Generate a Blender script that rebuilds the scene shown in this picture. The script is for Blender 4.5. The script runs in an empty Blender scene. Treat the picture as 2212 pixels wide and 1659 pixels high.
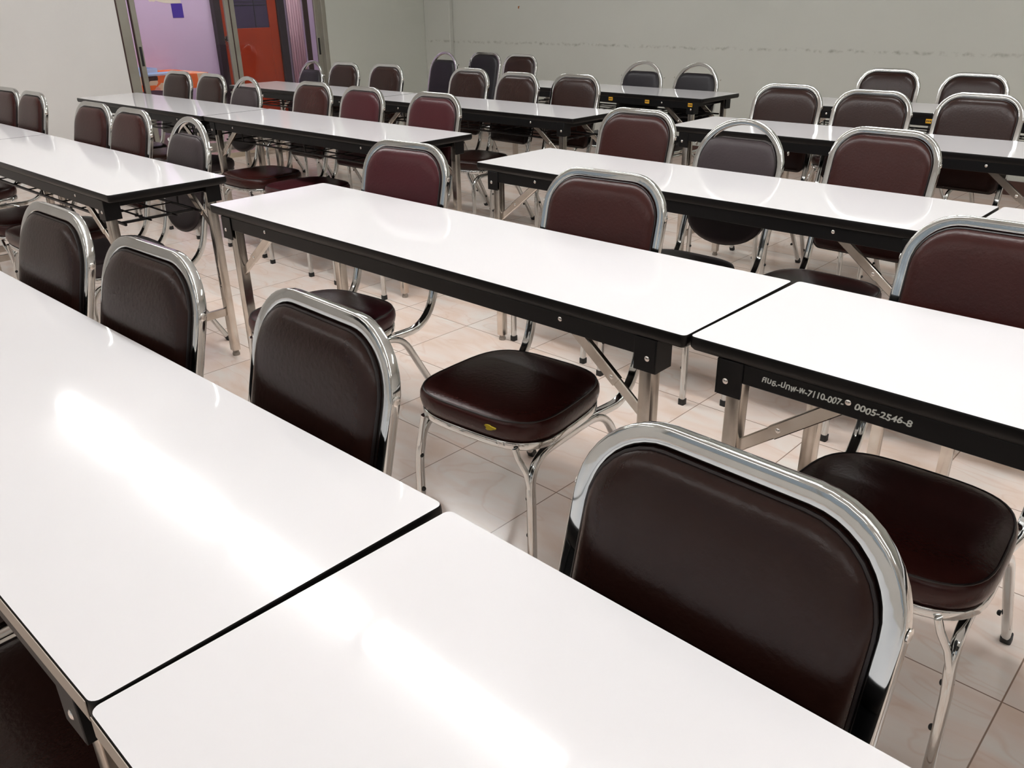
import bpy, bmesh, math, random
from mathutils import Vector, Matrix
random.seed(7)
C = bpy.context.scene.collection
sc = bpy.context.scene
rad = math.radians

# ------------------------------------------------------------------ helpers
def s2l(c):
    c = c/255.0
    return c/12.92 if c <= 0.04045 else ((c+0.055)/1.055)**2.4
def rgb(r, g, b): return (s2l(r), s2l(g), s2l(b), 1.0)

def new_mat(name):
    m = bpy.data.materials.new(name); m.use_nodes = True
    nt = m.node_tree; b = nt.nodes['Principled BSDF']
    return m, nt, b
def mat(name, col, rough=0.5, metal=0.0, spec=0.5, coat=0.0, bump=None, var=None):
    m, nt, b = new_mat(name)
    b.inputs['Base Color'].default_value = col
    b.inputs['Roughness'].default_value = rough
    b.inputs['Metallic'].default_value = metal
    b.inputs['Specular IOR Level'].default_value = spec
    b.inputs['Coat Weight'].default_value = coat
    tc = nt.nodes.new('ShaderNodeTexCoord')
    if var:                                     # (scale, amount, second colour)
        n = nt.nodes.new('ShaderNodeTexNoise'); n.inputs['Scale'].default_value = var[0]; n.inputs['Detail'].default_value = 5
        r = nt.nodes.new('ShaderNodeValToRGB'); r.color_ramp.elements[0].position = 0.5-var[1]/2; r.color_ramp.elements[1].position = 0.5+var[1]/2
        r.color_ramp.elements[0].color = col; r.color_ramp.elements[1].color = var[2]
        nt.links.new(tc.outputs['Object'], n.inputs['Vector']); nt.links.new(n.outputs['Fac'], r.inputs['Fac'])
        nt.links.new(r.outputs['Color'], b.inputs['Base Color'])
    if bump:                                    # (scale, strength, distance)
        n = nt.nodes.new('ShaderNodeTexNoise'); n.inputs['Scale'].default_value = bump[0]; n.inputs['Detail'].default_value = 4
        bp = nt.nodes.new('ShaderNodeBump'); bp.inputs['Strength'].default_value = bump[1]; bp.inputs['Distance'].default_value = bump[2]
        nt.links.new(tc.outputs['Object'], n.inputs['Vector']); nt.links.new(n.outputs['Fac'], bp.inputs['Height'])
        nt.links.new(bp.outputs['Normal'], b.inputs['Normal'])
    return m

def link(o, parent=None):
    C.objects.link(o)
    if parent is not None: o.parent = parent
    return o
def mesh_obj(name, bm, m, parent=None, smooth=True, sharp=40):
    me = bpy.data.meshes.new(name)
    bmesh.ops.recalc_face_normals(bm, faces=bm.faces[:])
    for f in bm.faces: f.smooth = smooth
    if smooth:
        for e in bm.edges:
            if len(e.link_faces) == 2 and e.calc_face_angle(0) > rad(sharp): e.smooth = False
    bm.to_mesh(me); bm.free()
    for mm in (m if isinstance(m, (list, tuple)) else [m]): me.materials.append(mm)
    o = bpy.data.objects.new(name, me)
    return link(o, parent)
def tag(o, label=None, cat=None, group=None, kind=None):
    if label: o['label'] = label
    if cat: o['category'] = cat
    if group: o['group'] = group
    if kind: o['kind'] = kind
    return o
def empty(name, loc=(0, 0, 0), rz=0):
    o = bpy.data.objects.new(name, None); o.empty_display_size = 0.1
    o.location = loc; o.rotation_euler = (0, 0, rz)
    return link(o)
def structure(name, bm, m, label, cat, smooth=False):
    return tag(mesh_obj(name, bm, m, None, smooth), label, cat, kind='structure')

def box(bm, x0, x1, y0, y1, z0, z1, bev=0.0, seg=2, mi=0, M=None):
    vs = [bm.verts.new((x, y, z)) for x in (x0, x1) for y in (y0, y1) for z in (z0, z1)]
    q = [(0, 1, 3, 2), (4, 6, 7, 5), (0, 4, 5, 1), (2, 3, 7, 6), (0, 2, 6, 4), (1, 5, 7, 3)]
    fs = [bm.faces.new([vs[i] for i in f]) for f in q]
    for f in fs: f.material_index = mi
    if bev > 0:
        es = list({e for f in fs for e in f.edges})
        r = bmesh.ops.bevel(bm, geom=es, offset=bev, segments=seg, affect='EDGES', profile=0.5)
        for f in r['faces']: f.material_index = mi
        vs = list({v for v in r['verts']} | {v for v in vs if v.is_valid})
    if M is not None:
        for v in vs:
            if v.is_valid: v.co = M @ v.co
    return fs

def rrect(w, h, r, n=3):
    pts = []
    for cx, cy, a0 in ((w/2-r, h/2-r, 0), (-w/2+r, h/2-r, 90), (-w/2+r, -h/2+r, 180), (w/2-r, -h/2+r, 270)):
        for i in range(n+1):
            a = rad(a0+90*i/n); pts.append((cx+r*math.cos(a), cy+r*math.sin(a)))
    return pts
def circ(r, n=12): return [(r*math.cos(2*math.pi*i/n), r*math.sin(2*math.pi*i/n)) for i in range(n)]
def sweep(bm, path, prof, up=Vector((1, 0, 0)), closed=False, mi=0):
    """rotation minimising sweep; prof x runs along `up`, prof y across"""
    P = [Vector(p) for p in path]; n = len(P)
    T = []
    for i in range(n):
        a = P[i-1] if (i > 0 or closed) else P[i]
        b = P[(i+1) % n] if (i < n-1 or closed) else P[i]
        T.append((b-a).normalized())
    u = up - T[0]*up.dot(T[0]); u.normalize()
    rings = []
    for i in range(n):
        if i > 0:
            u = u - T[i]*u.dot(T[i]); u.normalize()
        v = T[i].cross(u)
        rings.append([bm.verts.new(P[i]+u*a+v*b) for a, b in prof])
    k = len(prof)
    for i in range(n if closed else n-1):
        A = rings[i]; B = rings[(i+1) % n]
        for j in range(k):
            bm.faces.new((A[j], A[(j+1) % k], B[(j+1) % k], B[j])).material_index = mi
    if not closed:
        bm.faces.new(rings[0]).material_index = mi; bm.faces.new(rings[-1][::-1]).material_index = mi
    return rings
def disc_cyl(bm, c, axis, r, h, n=14, dome=0.0):
    c = Vector(c); a = Vector(axis).normalized()
    t = Vector((0, 0, 1)) if abs(a.z) < .9 else Vector((1, 0, 0))
    u = a.cross(t).normalized(); v = a.cross(u)
    lv = [(r, 0), (r, h*(1-dome)), (r*.75, h*(1-dome*.35)), (r*.35, h)] if dome else [(r, 0), (r, h)]
    rings = [[bm.verts.new(c+a*hh+u*rr*math.cos(2*math.pi*i/n)+v*rr*math.sin(2*math.pi*i/n)) for i in range(n)] for rr, hh in lv]
    for A, B in zip(rings, rings[1:]):
        for j in range(n): bm.faces.new((A[j], A[(j+1) % n], B[(j+1) % n], B[j]))
    bm.faces.new(rings[0][::-1]); bm.faces.new(rings[-1])
def bez(p0, p1, p2, n=8):
    return [tuple((1-t)**2*a+2*t*(1-t)*b+t*t*c for a, b, c in zip(p0, p1, p2)) for t in [i/n for i in range(n+1)]]
def dedupe(pts):
    out = [pts[0]]
    for p in pts[1:]:
        if (Vector(p)-Vector(out[-1])).length > 1e-4: out.append(p)
    return out
def dup(root):
    r = root.copy(); C.objects.link(r)
    for ch in list(root.children):
        c = ch.copy(); C.objects.link(c); c.parent = r
        for g in ch.children:
            d = g.copy(); C.objects.link(d); d.parent = c
    return r

# ------------------------------------------------------------------ materials
def laminate():
    m, nt, b = new_mat('white_laminate')
    b.inputs['Specular IOR Level'].default_value = 0.40
    tc = nt.nodes.new('ShaderNodeTexCoord')
    n = nt.nodes.new('ShaderNodeTexNoise'); n.inputs['Scale'].default_value = 3.5; n.inputs['Detail'].default_value = 6
    mr = nt.nodes.new('ShaderNodeMapRange'); mr.inputs['To Min'].default_value = 0.045; mr.inputs['To Max'].default_value = 0.085
    nt.links.new(tc.outputs['Object'], n.inputs['Vector']); nt.links.new(n.outputs['Fac'], mr.inputs['Value'])
    nt.links.new(mr.outputs['Result'], b.inputs['Roughness'])
    n2 = nt.nodes.new('ShaderNodeTexNoise'); n2.inputs['Scale'].default_value = 2.2; n2.inputs['Detail'].default_value = 2
    mx = nt.nodes.new('ShaderNodeMix'); mx.data_type = 'RGBA'
    mx.inputs['A'].default_value = (0.765, 0.765, 0.785, 1); mx.inputs['B'].default_value = (0.765, 0.745, 0.76, 1)
    nt.links.new(tc.outputs['Object'], n2.inputs['Vector']); nt.links.new(n2.outputs['Fac'], mx.inputs['Factor'])
    nt.links.new(mx.outputs['Result'], b.inputs['Base Color'])
    return m
M_LAM = laminate()
M_EDGE = mat('black_vinyl_edging', (0.0035, 0.003, 0.003, 1), 0.36, spec=0.28)
M_BLACK = mat('black_painted_steel', (0.0035, 0.0035, 0.004, 1), 0.40, spec=0.25)
M_RACK = mat('black_wire', (0.008, 0.006, 0.006, 1), 0.35, spec=0.3)
M_CHROME = mat('chrome_tube', (0.68, 0.70, 0.70, 1), 0.07, 1.0, var=(9, 0.5, (0.56, 0.565, 0.55, 1)))
M_LEG = mat('worn_chromed_leg', (0.66, 0.62, 0.57, 1), 0.24, 1.0, var=(14, 0.35, (0.50, 0.45, 0.40, 1)))
M_BOLT = mat('steel_bolt', (0.75, 0.73, 0.70, 1), 0.25, 1.0)
M_RUB = mat('black_rubber', (0.012, 0.012, 0.012, 1), 0.6)
M_GLIDE = mat('grey_plastic_glide', rgb(150, 140, 130), 0.5)
def leather(name, c, rough=0.34, c2=None):
    return mat(name, c, rough, spec=0.30, bump=(120, 0.25, 0.002), var=(3.5, 0.5, c2 or tuple(x*0.8 for x in c[:3])+(1,)))
L_BROWN = leather('dark_brown_vinyl', (0.024, 0.0090, 0.0066, 1), 0.26)
L_RED = leather('reddish_brown_vinyl', (0.040, 0.0095, 0.0080, 1), 0.27)
L_MAROON = leather('maroon_vinyl', (0.056, 0.0095, 0.0135, 1), 0.30)
L_GREY = leather('faded_grey_brown_vinyl', (0.046, 0.034, 0.037, 1), 0.45)
L_BLACK = leather('black_vinyl', (0.012, 0.010, 0.014, 1), 0.38)
L_BACK = mat('black_backing_cloth', (0.008, 0.008, 0.009, 1), 0.8)
M_PIPE = mat('dark_piping', (0.012, 0.007, 0.007, 1), 0.4)
M_SILVER_INK = mat('silver_marker_ink', rgb(205, 210, 205), 0.5)
M_BLACK_INK = mat('black_marker_ink', (0.02, 0.018, 0.02, 1), 0.6)
M_YELLOW = mat('yellow_paper', rgb(215, 160, 30), 0.7)
M_FOAM = mat('yellow_foam', rgb(170, 150, 30), 0.9, bump=(60, 0.5, 0.004))
M_ALU = mat('grey_aluminium', rgb(160, 158, 148), 0.45, 0.35, var=(6, 0.5, rgb(148, 144, 132)))
M_DARKALU = mat('brown_weather_strip', rgb(62, 38, 36), 0.6)

def floor_mat():
    m, nt, b = new_mat('marble_tiles')
    L = nt.links; N = nt.nodes
    geo = N.new('ShaderNodeNewGeometry')
    mp = N.new('ShaderNodeVectorMath'); mp.operation = 'SUBTRACT'; mp.inputs[1].default_value = (-1.769, 1.617, 0)
    L.new(geo.outputs['Position'], mp.inputs[0])
    dv = N.new('ShaderNodeVectorMath'); dv.operation = 'DIVIDE'; dv.inputs[1].default_value = (0.4040, 0.3995, 1)
    L.new(mp.outputs[0], dv.inputs[0])
    fr = N.new('ShaderNodeVectorMath'); fr.operation = 'FRACTION'; L.new(dv.outputs[0], fr.inputs[0])
    fl = N.new('ShaderNodeVectorMath'); fl.operation = 'FLOOR'; L.new(dv.outputs[0], fl.inputs[0])
    sx = N.new('ShaderNodeSeparateXYZ'); L.new(fr.outputs[0], sx.inputs[0])
    def dist(sock):
        a = N.new('ShaderNodeMath'); a.operation = 'SUBTRACT'; a.inputs[1].default_value = 0.5; L.new(sock, a.inputs[0])
        c = N.new('ShaderNodeMath'); c.operation = 'ABSOLUTE'; L.new(a.outputs[0], c.inputs[0]); return c.outputs[0]
    mxx = N.new('ShaderNodeMath'); mxx.operation = 'MAXIMUM'; L.new(dist(sx.outputs['X']), mxx.inputs[0]); L.new(dist(sx.outputs['Y']), mxx.inputs[1])
    gr = N.new('ShaderNodeMapRange'); gr.inputs['From Min'].default_value = 0.4945; gr.inputs['From Max'].default_value = 0.4975
    L.new(mxx.outputs[0], gr.inputs['Value'])
    wn = N.new('ShaderNodeTexWhiteNoise'); wn.noise_dimensions = '3D'; L.new(fl.outputs[0], wn.inputs['Vector'])
    off = N.new('ShaderNodeVectorMath'); off.operation = 'MULTIPLY_ADD'; off.inputs[1].default_value = (17, 17, 17)
    L.new(wn.outputs['Color'], off.inputs[0]); L.new(geo.outputs['Position'], off.inputs[2])
    st = N.new('ShaderNodeMapping'); st.inputs['Rotation'].default_value = (0, 0, rad(35)); st.inputs['Scale'].default_value = (1.0, 2.6, 1)
    L.new(off.outputs[0], st.inputs['Vector'])
    n1 = N.new('ShaderNodeTexNoise'); n1.inputs['Scale'].default_value = 3.2; n1.inputs['Detail'].default_value = 5; n1.inputs['Distortion'].default_value = 0.7
    L.new(st.outputs[0], n1.inputs['Vector'])
    r1 = N.new('ShaderNodeValToRGB'); e = r1.color_ramp.elements
    e[0].position = 0.32; e[0].color = (0.82, 0.64, 0.53, 1); e[1].position = 0.68; e[1].color = (0.88, 0.81, 0.75, 1)
    k = e.new(0.5); k.color = (0.87, 0.73, 0.65, 1)
    L.new(n1.outputs['Fac'], r1.inputs['Fac'])
    n2 = N.new('ShaderNodeTexNoise'); n2.inputs['Scale'].default_value = 2.6; n2.inputs['Detail'].default_value = 2; n2.inputs['Distortion'].default_value = 0.6
    L.new(st.outputs[0], n2.inputs['Vector'])
    v1 = N.new('ShaderNodeMath'); v1.operation = 'SUBTRACT'; v1.inputs[1].default_value = 0.5; L.new(n2.outputs['Fac'], v1.inputs[0])
    v2 = N.new('ShaderNodeMath'); v2.operation = 'ABSOLUTE'; L.new(v1.outputs[0], v2.inputs[0])
    v3 = N.new('ShaderNodeMapRange'); v3.inputs['From Min'].default_value = 0.0; v3.inputs['From Max'].default_value = 0.02
    v3.inputs['To Min'].default_value = 0.26; v3.inputs['To Max'].default_value = 0.0; L.new(v2.outputs[0], v3.inputs['Value'])
    m1 = N.new('ShaderNodeMix'); m1.data_type = 'RGBA'; m1.inputs['B'].default_value = (0.70, 0.45, 0.33, 1)
    L.new(v3.outputs['Result'], m1.inputs['Factor']); L.new(r1.outputs['Color'], m1.inputs['A'])
    m2 = N.new('ShaderNodeMix'); m2.data_type = 'RGBA'; m2.inputs['B'].default_value = (0.30, 0.20, 0.15, 1)
    L.new(gr.outputs['Result'], m2.inputs['Factor']); L.new(m1.outputs['Result'], m2.inputs['A'])
    L.new(m2.outputs['Result'], b.inputs['Base Color'])
    b.inputs['Roughness'].default_value = 0.16; b.inputs['Specular IOR Level'].default_value = 0.5
    return m
M_FLOOR = floor_mat()
def wall_mat(name, col, band=None, col2=None):
    m, nt, b = new_mat(name); L = nt.links; N = nt.nodes
    geo = N.new('ShaderNodeNewGeometry')
    n = N.new('ShaderNodeTexNoise'); n.inputs['Scale'].default_value = 1.4; n.inputs['Detail'].default_value = 6
    L.new(geo.outputs['Position'], n.inputs['Vector'])
    mx = N.new('ShaderNodeMix'); mx.data_type = 'RGBA'; mx.inputs['A'].default_value = col
    mx.inputs['B'].default_value = col2 or tuple(c*0.88 for c in col[:3])+(1,)
    L.new(n.outputs['Fac'], mx.inputs['Factor']); out = mx.outputs['Result']
    if band is not None:
        sp = N.new('ShaderNodeSeparateXYZ'); L.new(geo.outputs['Position'], sp.inputs[0])
        nn = N.new('ShaderNodeTexNoise'); nn.inputs['Scale'].default_value = 9; nn.inputs['Detail'].default_value = 8
        L.new(geo.outputs['Position'], nn.inputs['Vector'])
        a = N.new('ShaderNodeMath'); a.operation = 'MULTIPLY_ADD'; a.inputs[1].default_value = 0.05; a.inputs[2].default_value = -band-0.025
        L.new(nn.outputs['Fac'], a.inputs[0])
        s = N.new('ShaderNodeMath'); s.operation = 'ADD'; L.new(sp.outputs['Z'], s.inputs[0]); L.new(a.outputs[0], s.inputs[1])
        ab = N.new('ShaderNodeMath'); ab.operation = 'ABSOLUTE'; L.new(s.outputs[0], ab.inputs[0])
        mr = N.new('ShaderNodeMapRange'); mr.inputs['From Min'].default_value = 0.0; mr.inputs['From Max'].default_value = 0.018
        mr.inputs['To Min'].default_value = 1.0; mr.inputs['To Max'].default_value = 0.0; L.new(ab.outputs[0], mr.inputs['Value'])
        n3 = N.new('ShaderNodeTexNoise'); n3.inputs['Scale'].default_value = 22; n3.inputs['Detail'].default_value = 6
        L.new(geo.outputs['Position'], n3.inputs['Vector'])
        m3 = N.new('ShaderNodeMapRange'); m3.inputs['From Min'].default_value = 0.45; m3.inputs['From Max'].default_value = 0.75
        m3.inputs['To Max'].default_value = 0.75; L.new(n3.outputs['Fac'], m3.inputs['Value'])
        ml = N.new('ShaderNodeMath'); ml.operation = 'MULTIPLY'; L.new(mr.outputs['Result'], ml.inputs[0]); L.new(m3.outputs['Result'], ml.inputs[1])
        mz = N.new('ShaderNodeMix'); mz.data_type = 'RGBA'; mz.inputs['B'].default_value = rgb(105, 100, 85)
        L.new(ml.outputs[0], mz.inputs['Factor']); L.new(out, mz.inputs['A']); out = mz.outputs['Result']
    L.new(out, b.inputs['Base Color'])
    b.inputs['Roughness'].default_value = 0.55; b.inputs['Specular IOR Level'].default_value = 0.35
    bp = N.new('ShaderNodeBump'); bp.inputs['Strength'].default_value = 0.08; bp.inputs['Distance'].default_value = 0.01
    nb = N.new('ShaderNodeTexNoise'); nb.inputs['Scale'].default_value = 30; L.new(geo.outputs['Position'], nb.inputs['Vector'])
    L.new(nb.outputs['Fac'], bp.inputs['Height']); L.new(bp.outputs['Normal'], b.inputs['Normal'])
    return m
M_WALL = wall_mat('pale_green_wall_paint', (0.58, 0.59, 0.54, 1), band=0.935)
M_WALL_L = wall_mat('pale_left_wall_tone', (0.84, 0.83, 0.81, 1))
M_WALL_P = wall_mat('lilac_wall_paint', (0.60, 0.46, 0.66, 1))
M_WALL_G = wall_mat('pale_green_side_wall_tone', (0.60, 0.62, 0.56, 1))
M_CEIL = mat('white_ceiling_paint', (0.82, 0.82, 0.80, 1), 0.8)
M_PINK = mat('pink_floor_tiles', rgb(205, 165, 170), 0.4)
M_STEP = mat('cream_step_edge', rgb(175, 160, 140), 0.5)
M_BASE = mat('brown_skirting', rgb(70, 45, 38), 0.4)
M_DOOR = mat('varnished_red_brown_wood', rgb(165, 55, 18), 0.35, var=(2.5, 0.6, rgb(135, 38, 12)))
M_JAMB = mat('dark_brown_door_jamb', rgb(38, 26, 34), 0.45)
M_DGLASS = mat('smoky_door_glass', rgb(62, 52, 78), 0.25)
def glass():
    m, nt, b = new_mat('clear_glass'); N = nt.nodes; L = nt.links
    N.remove(b); t = N.new('ShaderNodeBsdfTransparent'); g = N.new('ShaderNodeBsdfGlossy'); g.inputs['Roughness'].default_value = 0.02
    f = N.new('ShaderNodeFresnel'); f.inputs['IOR'].default_value = 1.35; mx = N.new('ShaderNodeMixShader')
    t.inputs['Color'].default_value = (0.95, 0.96, 0.95, 1)
    L.new(f.outputs[0], mx.inputs[0]); L.new(t.outputs[0], mx.inputs[1]); L.new(g.outputs[0], mx.inputs[2])
    L.new(mx.outputs[0], N['Material Output'].inputs['Surface']); return m
M_GLASS = glass()
def emis(name, col, s):
    m, nt, b = new_mat(name); b.inputs['Base Color'].default_value = (0.8, 0.8, 0.8, 1)
    b.inputs['Emission Color'].default_value = col; b.inputs['Emission Strength'].default_value = s; return m
TUBE = 27.5
M_TUBE = emis('lit_frosted_diffuser', (1.0, 1.0, 0.99, 1), TUBE)
M_TUBE2 = emis('old_dim_frosted_diffuser', (1.0, 0.99, 0.97, 1), TUBE*0.36)
M_WHITE = mat('white_enamel', (0.8, 0.8, 0.8, 1), 0.3)

# ------------------------------------------------------------------ the folding table (origin on the floor under its centre)
TL, TW, TH = 1.797, 0.449, 0.75
def top_outline(x, y, r, n=5):
    pts = []
    for cx, cy, a0 in ((x-r, y-r, 0), (-x+r, y-r, 90), (-x+r, -y+r, 180), (x-r, -y+r, 270)):
        for i in range(n+1):
            a = rad(a0+90*i/n); pts.append((cx+r*math.cos(a), cy+r*math.sin(a)))
    return pts
def tabletop_bm():
    bm = bmesh.new()
    X, Y = TL/2, TW/2
    lv = [(0.0, 0.0, 0), (0.0002, 0.0010, 1), (-0.0004, 0.0040, 1), (-0.0010, 0.014, 1), (-0.0002, 0.022, 1), (0.0035, 0.0272, 1)]
    # inset of the white sheet 1.5 mm; level = (inset, drop, material)
    rings = []
    for ins, dz, mi in [(0.0009, 0.0, 0)]+lv[1:]:
        rings.append([bm.verts.new((x, y, TH-dz)) for x, y in top_outline(X-ins, Y-ins, 0.010)])
    f = bm.faces.new(rings[0]); f.material_index = 0
    n = len(rings[0])
    for A, B in zip(rings, rings[1:]):
        for j in range(n): bm.faces.new((A[j], A[(j+1) % n], B[(j+1) % n], B[j])).material_index = 1
    f = bm.faces.new(rings[-1][::-1]); f.material_index = 1
    return bm
LX, LY = 0.803, 0.193           # leg centre
def make_table(rack):
    t = empty('folding_table')
    tt = mesh_obj('tabletop', tabletop_bm(), [M_LAM, M_EDGE], t, True, 30); tt['label'] = 'glossy white laminate top with black edging'
    bm = bmesh.new(); z0, z1 = 0.682, TH-0.027
    for s in (-1, 1):
        box(bm, -0.825, 0.825, s*0.210-0.010, s*0.210+0.010, z0, z1, 0.002, 1)
        box(bm, s*0.765-0.010, s*0.765+0.010, -0.2, 0.2, z0, z1, 0.002, 1)
    box(bm, -0.012, 0.012, -0.2, 0.2, z0+0.01, z1, 0.002, 1)
    o = mesh_obj('apron', bm, M_BLACK, t); o['label'] = 'black steel frame under the top'
    # one leg, glide, bracket, brace and bolt mesh, reused by object copies
    proto = {}
    for sx in (-1, 1):
        for sy in (-1, 1):
            if not proto:
                bm = bmesh.new(); box(bm, -0.016, 0.016, -0.016, 0.016, 0.022, 0.715, 0.003, 2)
                proto['leg'] = mesh_obj('leg', bm, M_LEG, t); leg = proto['leg']
                bm = bmesh.new(); disc_cyl(bm, (0, 0, 0), (0, 0, 1), 0.015, 0.010); disc_cyl(bm, (0, 0, 0.010), (0, 0, 1), 0.012, 0.010)
                proto['glide'] = mesh_obj('glide', bm, M_GLIDE, leg); proto['glide']['label'] = 'grey plastic glide under the leg'
            else:
                leg = link(proto['leg'].copy(), t); link(proto['glide'].copy(), leg)
            leg.location = (sx*LX, sy*LY, 0)
    for sx in (-1, 1):
        for sy in (-1, 1):
            key = ('br', sx, sy)
            bm = bmesh.new()
            yo = sy*0.2235
            box(bm, min(sx*(LX-0.021), sx*(LX+0.030)), max(sx*(LX-0.021), sx*(LX+0.030)), min(yo, yo-sy*0.0035), max(yo, yo-sy*0.0035), 0.650, 0.7225, 0.001, 1)
            xo = sx*(LX+0.030)
            box(bm, min(xo, xo+sx*0.003), max(xo, xo+sx*0.003), min(yo, sy*0.165), max(yo, sy*0.165), 0.650, 0.7225, 0.001, 1)
            b = mesh_obj('bracket', bm, M_BLACK, t)
            bm = bmesh.new(); disc_cyl(bm, (sx*(LX+0.012), yo, 0.680), (0, sy, 0), 0.006, 0.0035, dome=.6)
            mesh_obj('rivet', bm, M_BOLT, b)
            # folding stay in two hinged pieces
            yb = sy*(0.193)
            a = Vector((sx*0.585, yb, 0.700)); r = Vector((sx*0.722, yb, 0.622)); e = Vector((sx*(LX-0.008), yb, 0.535))
            d = (e-a).normalized(); up = Vector((0, 1, 0))
            bm = bmesh.new()
            sweep(bm, [a, a+(e-a)*0.66], rrect(0.014, 0.027, 0.002, 1), up)
            sweep(bm, [a+(e-a)*0.55, e], rrect(0.009, 0.024, 0.002, 1), up)
            s = mesh_obj('folding_stay', bm, M_LEG, t)
            bm = bmesh.new(); disc_cyl(bm, a+(e-a)*0.6+Vector((0, sy*0.006, 0)), (0, sy, 0), 0.0055, 0.003, dome=.6)
            mesh_obj('rivet', bm, M_BOLT, s)
            bm = bmesh.new(); disc_cyl(bm, (sx*0.585, sy*0.220, 0.7085), (0, sy, 0), 0.0055, 0.003, dome=.6)
            mesh_obj('bolt', bm, M_BOLT, t)
        bm = bmesh.new(); box(bm, sx*LX-0.007, sx*LX+0.007, -LY+0.014, LY-0.014, 0.180, 0.212, 0.001, 1)
        mesh_obj('crossbar', bm, M_LEG, t)
    if rack:
        bm = bmesh.new(); zr = 0.618
        for s in (-1, 1):
            sweep(bm, [(-0.80, s*0.145, zr), (0.80, s*0.145, zr)], rrect(0.010, 0.010, 0.003, 2), Vector((0, 1, 0)))
            sweep(bm, [(s*0.76, -0.145, zr), (s*0.76, 0.145, zr)], rrect(0.010, 0.010, 0.003, 2), Vector((1, 0, 0)))
            sweep(bm, [(-0.80, s*0.05, zr), (0.80, s*0.05, zr)], circ(0.0035, 6), Vector((0, 1, 0)))
            for x in (-0.62, 0.62, 0.0):
                sweep(bm, [(x, s*0.145, zr), (x, s*0.150, 0.688)], circ(0.004, 6), Vector((1, 0, 0)))
        for i in range(7):
            x = -0.57+i*0.19; sweep(bm, [(x, -0.145, zr), (x, 0.145, zr)], circ(0.003, 6), Vector((1, 0, 0)))
        o = mesh_obj('shelf_rack', bm, M_RACK, t); o['label'] = 'black wire shelf rack under the top'
    return t

# ------------------------------------------------------------------ the chair (origin on the floor under the seat centre, facing -Y)
YB, LEAN = 0.385, 0.25
def bk(s, z, dn=0.0): return (s, YB+LEAN*(z-0.75)+dn, z)
def superell(w, d, n=48, e=3.6, taper=0.05):
    pts = []
    for i in range(n):
        a = 2*math.pi*i/n; c, s = math.cos(a), math.sin(a)
        x = w*math.copysign(abs(c)**(2/e), c); y = d*math.copysign(abs(s)**(2/e), s)
        pts.append((x*(1-taper*(y/d)), y))
    return pts
def pad(bm, outline, place, edges, mi=0, mback=1):
    """outline: closed 2D loop; edges: list of (scale-inset metres, offset) from the rear face to the crown"""
    n = len(outline); cx = sum(p[0] for p in outline)/n; cy = (min(p[1] for p in outline)+max(p[1] for p in outline))/2
    hw = (max(p[0] for p in outline)-min(p[0] for p in outline))/2; hh = (max(p[1] for p in outline)-min(p[1] for p in outline))/2
    rings = []
    for ins, off in edges:
        kx, ky = 1-ins/hw, 1-ins/hh
        rings.append([bm.verts.new(place(cx+(x-cx)*kx, cy+(y-cy)*ky, off)) for x, y in outline])
    for q, (A, B) in enumerate(zip(rings, rings[1:])):
        for j in range(n): bm.faces.new((A[j], A[(j+1) % n], B[(j+1) % n], B[j])).material_index = mi
    bm.faces.new(rings[0][::-1]).material_index = mback
    c = bm.verts.new(place(cx, cy, edges[-1][1]))
    for j in range(n): bm.faces.new((rings[-1][j], rings[-1][(j+1) % n], c)).material_index = mi
def back_outline(style):
    pts = []
    if style == 's':
        w, zt, zb, rt, rb = 0.1712, 0.8915, 0.490, 0.090, 0.030
        for cx, cz, r, a0 in ((w-rt, zt-rt, rt, 0), (-w+rt, zt-rt, rt, 90), (-w+rb, zb+rb, rb, 180), (w-rb, zb+rb, rb, 270)):
            for i in range(9):
                a = rad(a0+90*i/8); pts.append((cx+r*math.cos(a), cz+r*math.sin(a)))
    else:
        a_, b_, zc, zt = 0.164, 0.150, 0.745, 0.847
        t1 = math.asin((zt-zc)/b_); xt = a_*math.cos(t1)
        for i in range(9): pts.append((a_*math.cos(t1*0.86*i/8), zc+b_*math.sin(t1*0.86*i/8)))
        for i in range(4): q = i/3; pts.append((xt-0.012-0.02*q, zt-0.004+0.004*q))
        for i in range(1, 6): pts.append(((xt-0.032)*(1-2*i/6), zt))
        for i in range(4): q = 1-i/3; pts.append((-(xt-0.012-0.02*q), zt-0.004+0.004*q))
        for i in range(9): q = t1*0.86*(1-i/8); pts.append((-a_*math.cos(q), zc+b_*math.sin(q)))
        pts.append((-a_, 0.62))
        for i in range(0, 17):
            a = math.pi+math.pi*i/16; pts.append((a_*math.cos(a)*0.995, 0.555+0.095*math.sin(a)))
        pts.append((a_, 0.62))
    return pts
def tube_path(style):
    h = []
    if style == 's':
        w, zt, r = 0.183, 0.903, 0.101
        h = [bk(w, z, .011) for z in (0.50, 0.60, 0.70, zt-r-.02)]
        h += [bk(w-r+r*math.cos(a), zt-r+r*math.sin(a), .011) for a in [rad(90*i/10) for i in range(11)]]
        h += [bk(x, zt, .011) for x in (0.04,)]
    else:
        w, zt, b = 0.178, 0.907, 0.163
        h = [bk(w, z, .011) for z in (0.50, 0.60, 0.70)]
        h += [bk(w*math.cos(a), zt-b+b*math.sin(a), .011) for a in [rad(90*i/14) for i in range(14)]]
        h += [bk(0, zt, .011)]
    w = h[0][0]
    low = [(w-0.022, 0.01, 0.350), (w-0.012, 0.12, 0.350), (w-0.004, 0.18, 0.350)]+bez((w, 0.205, 0.351), (w, 0.300, 0.356), bk(w, 0.475, .011), 8)
    half = dedupe(low+h)
    full = half+[(-x, y, z) for x, y, z in reversed(half)]
    return dedupe(full)
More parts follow.
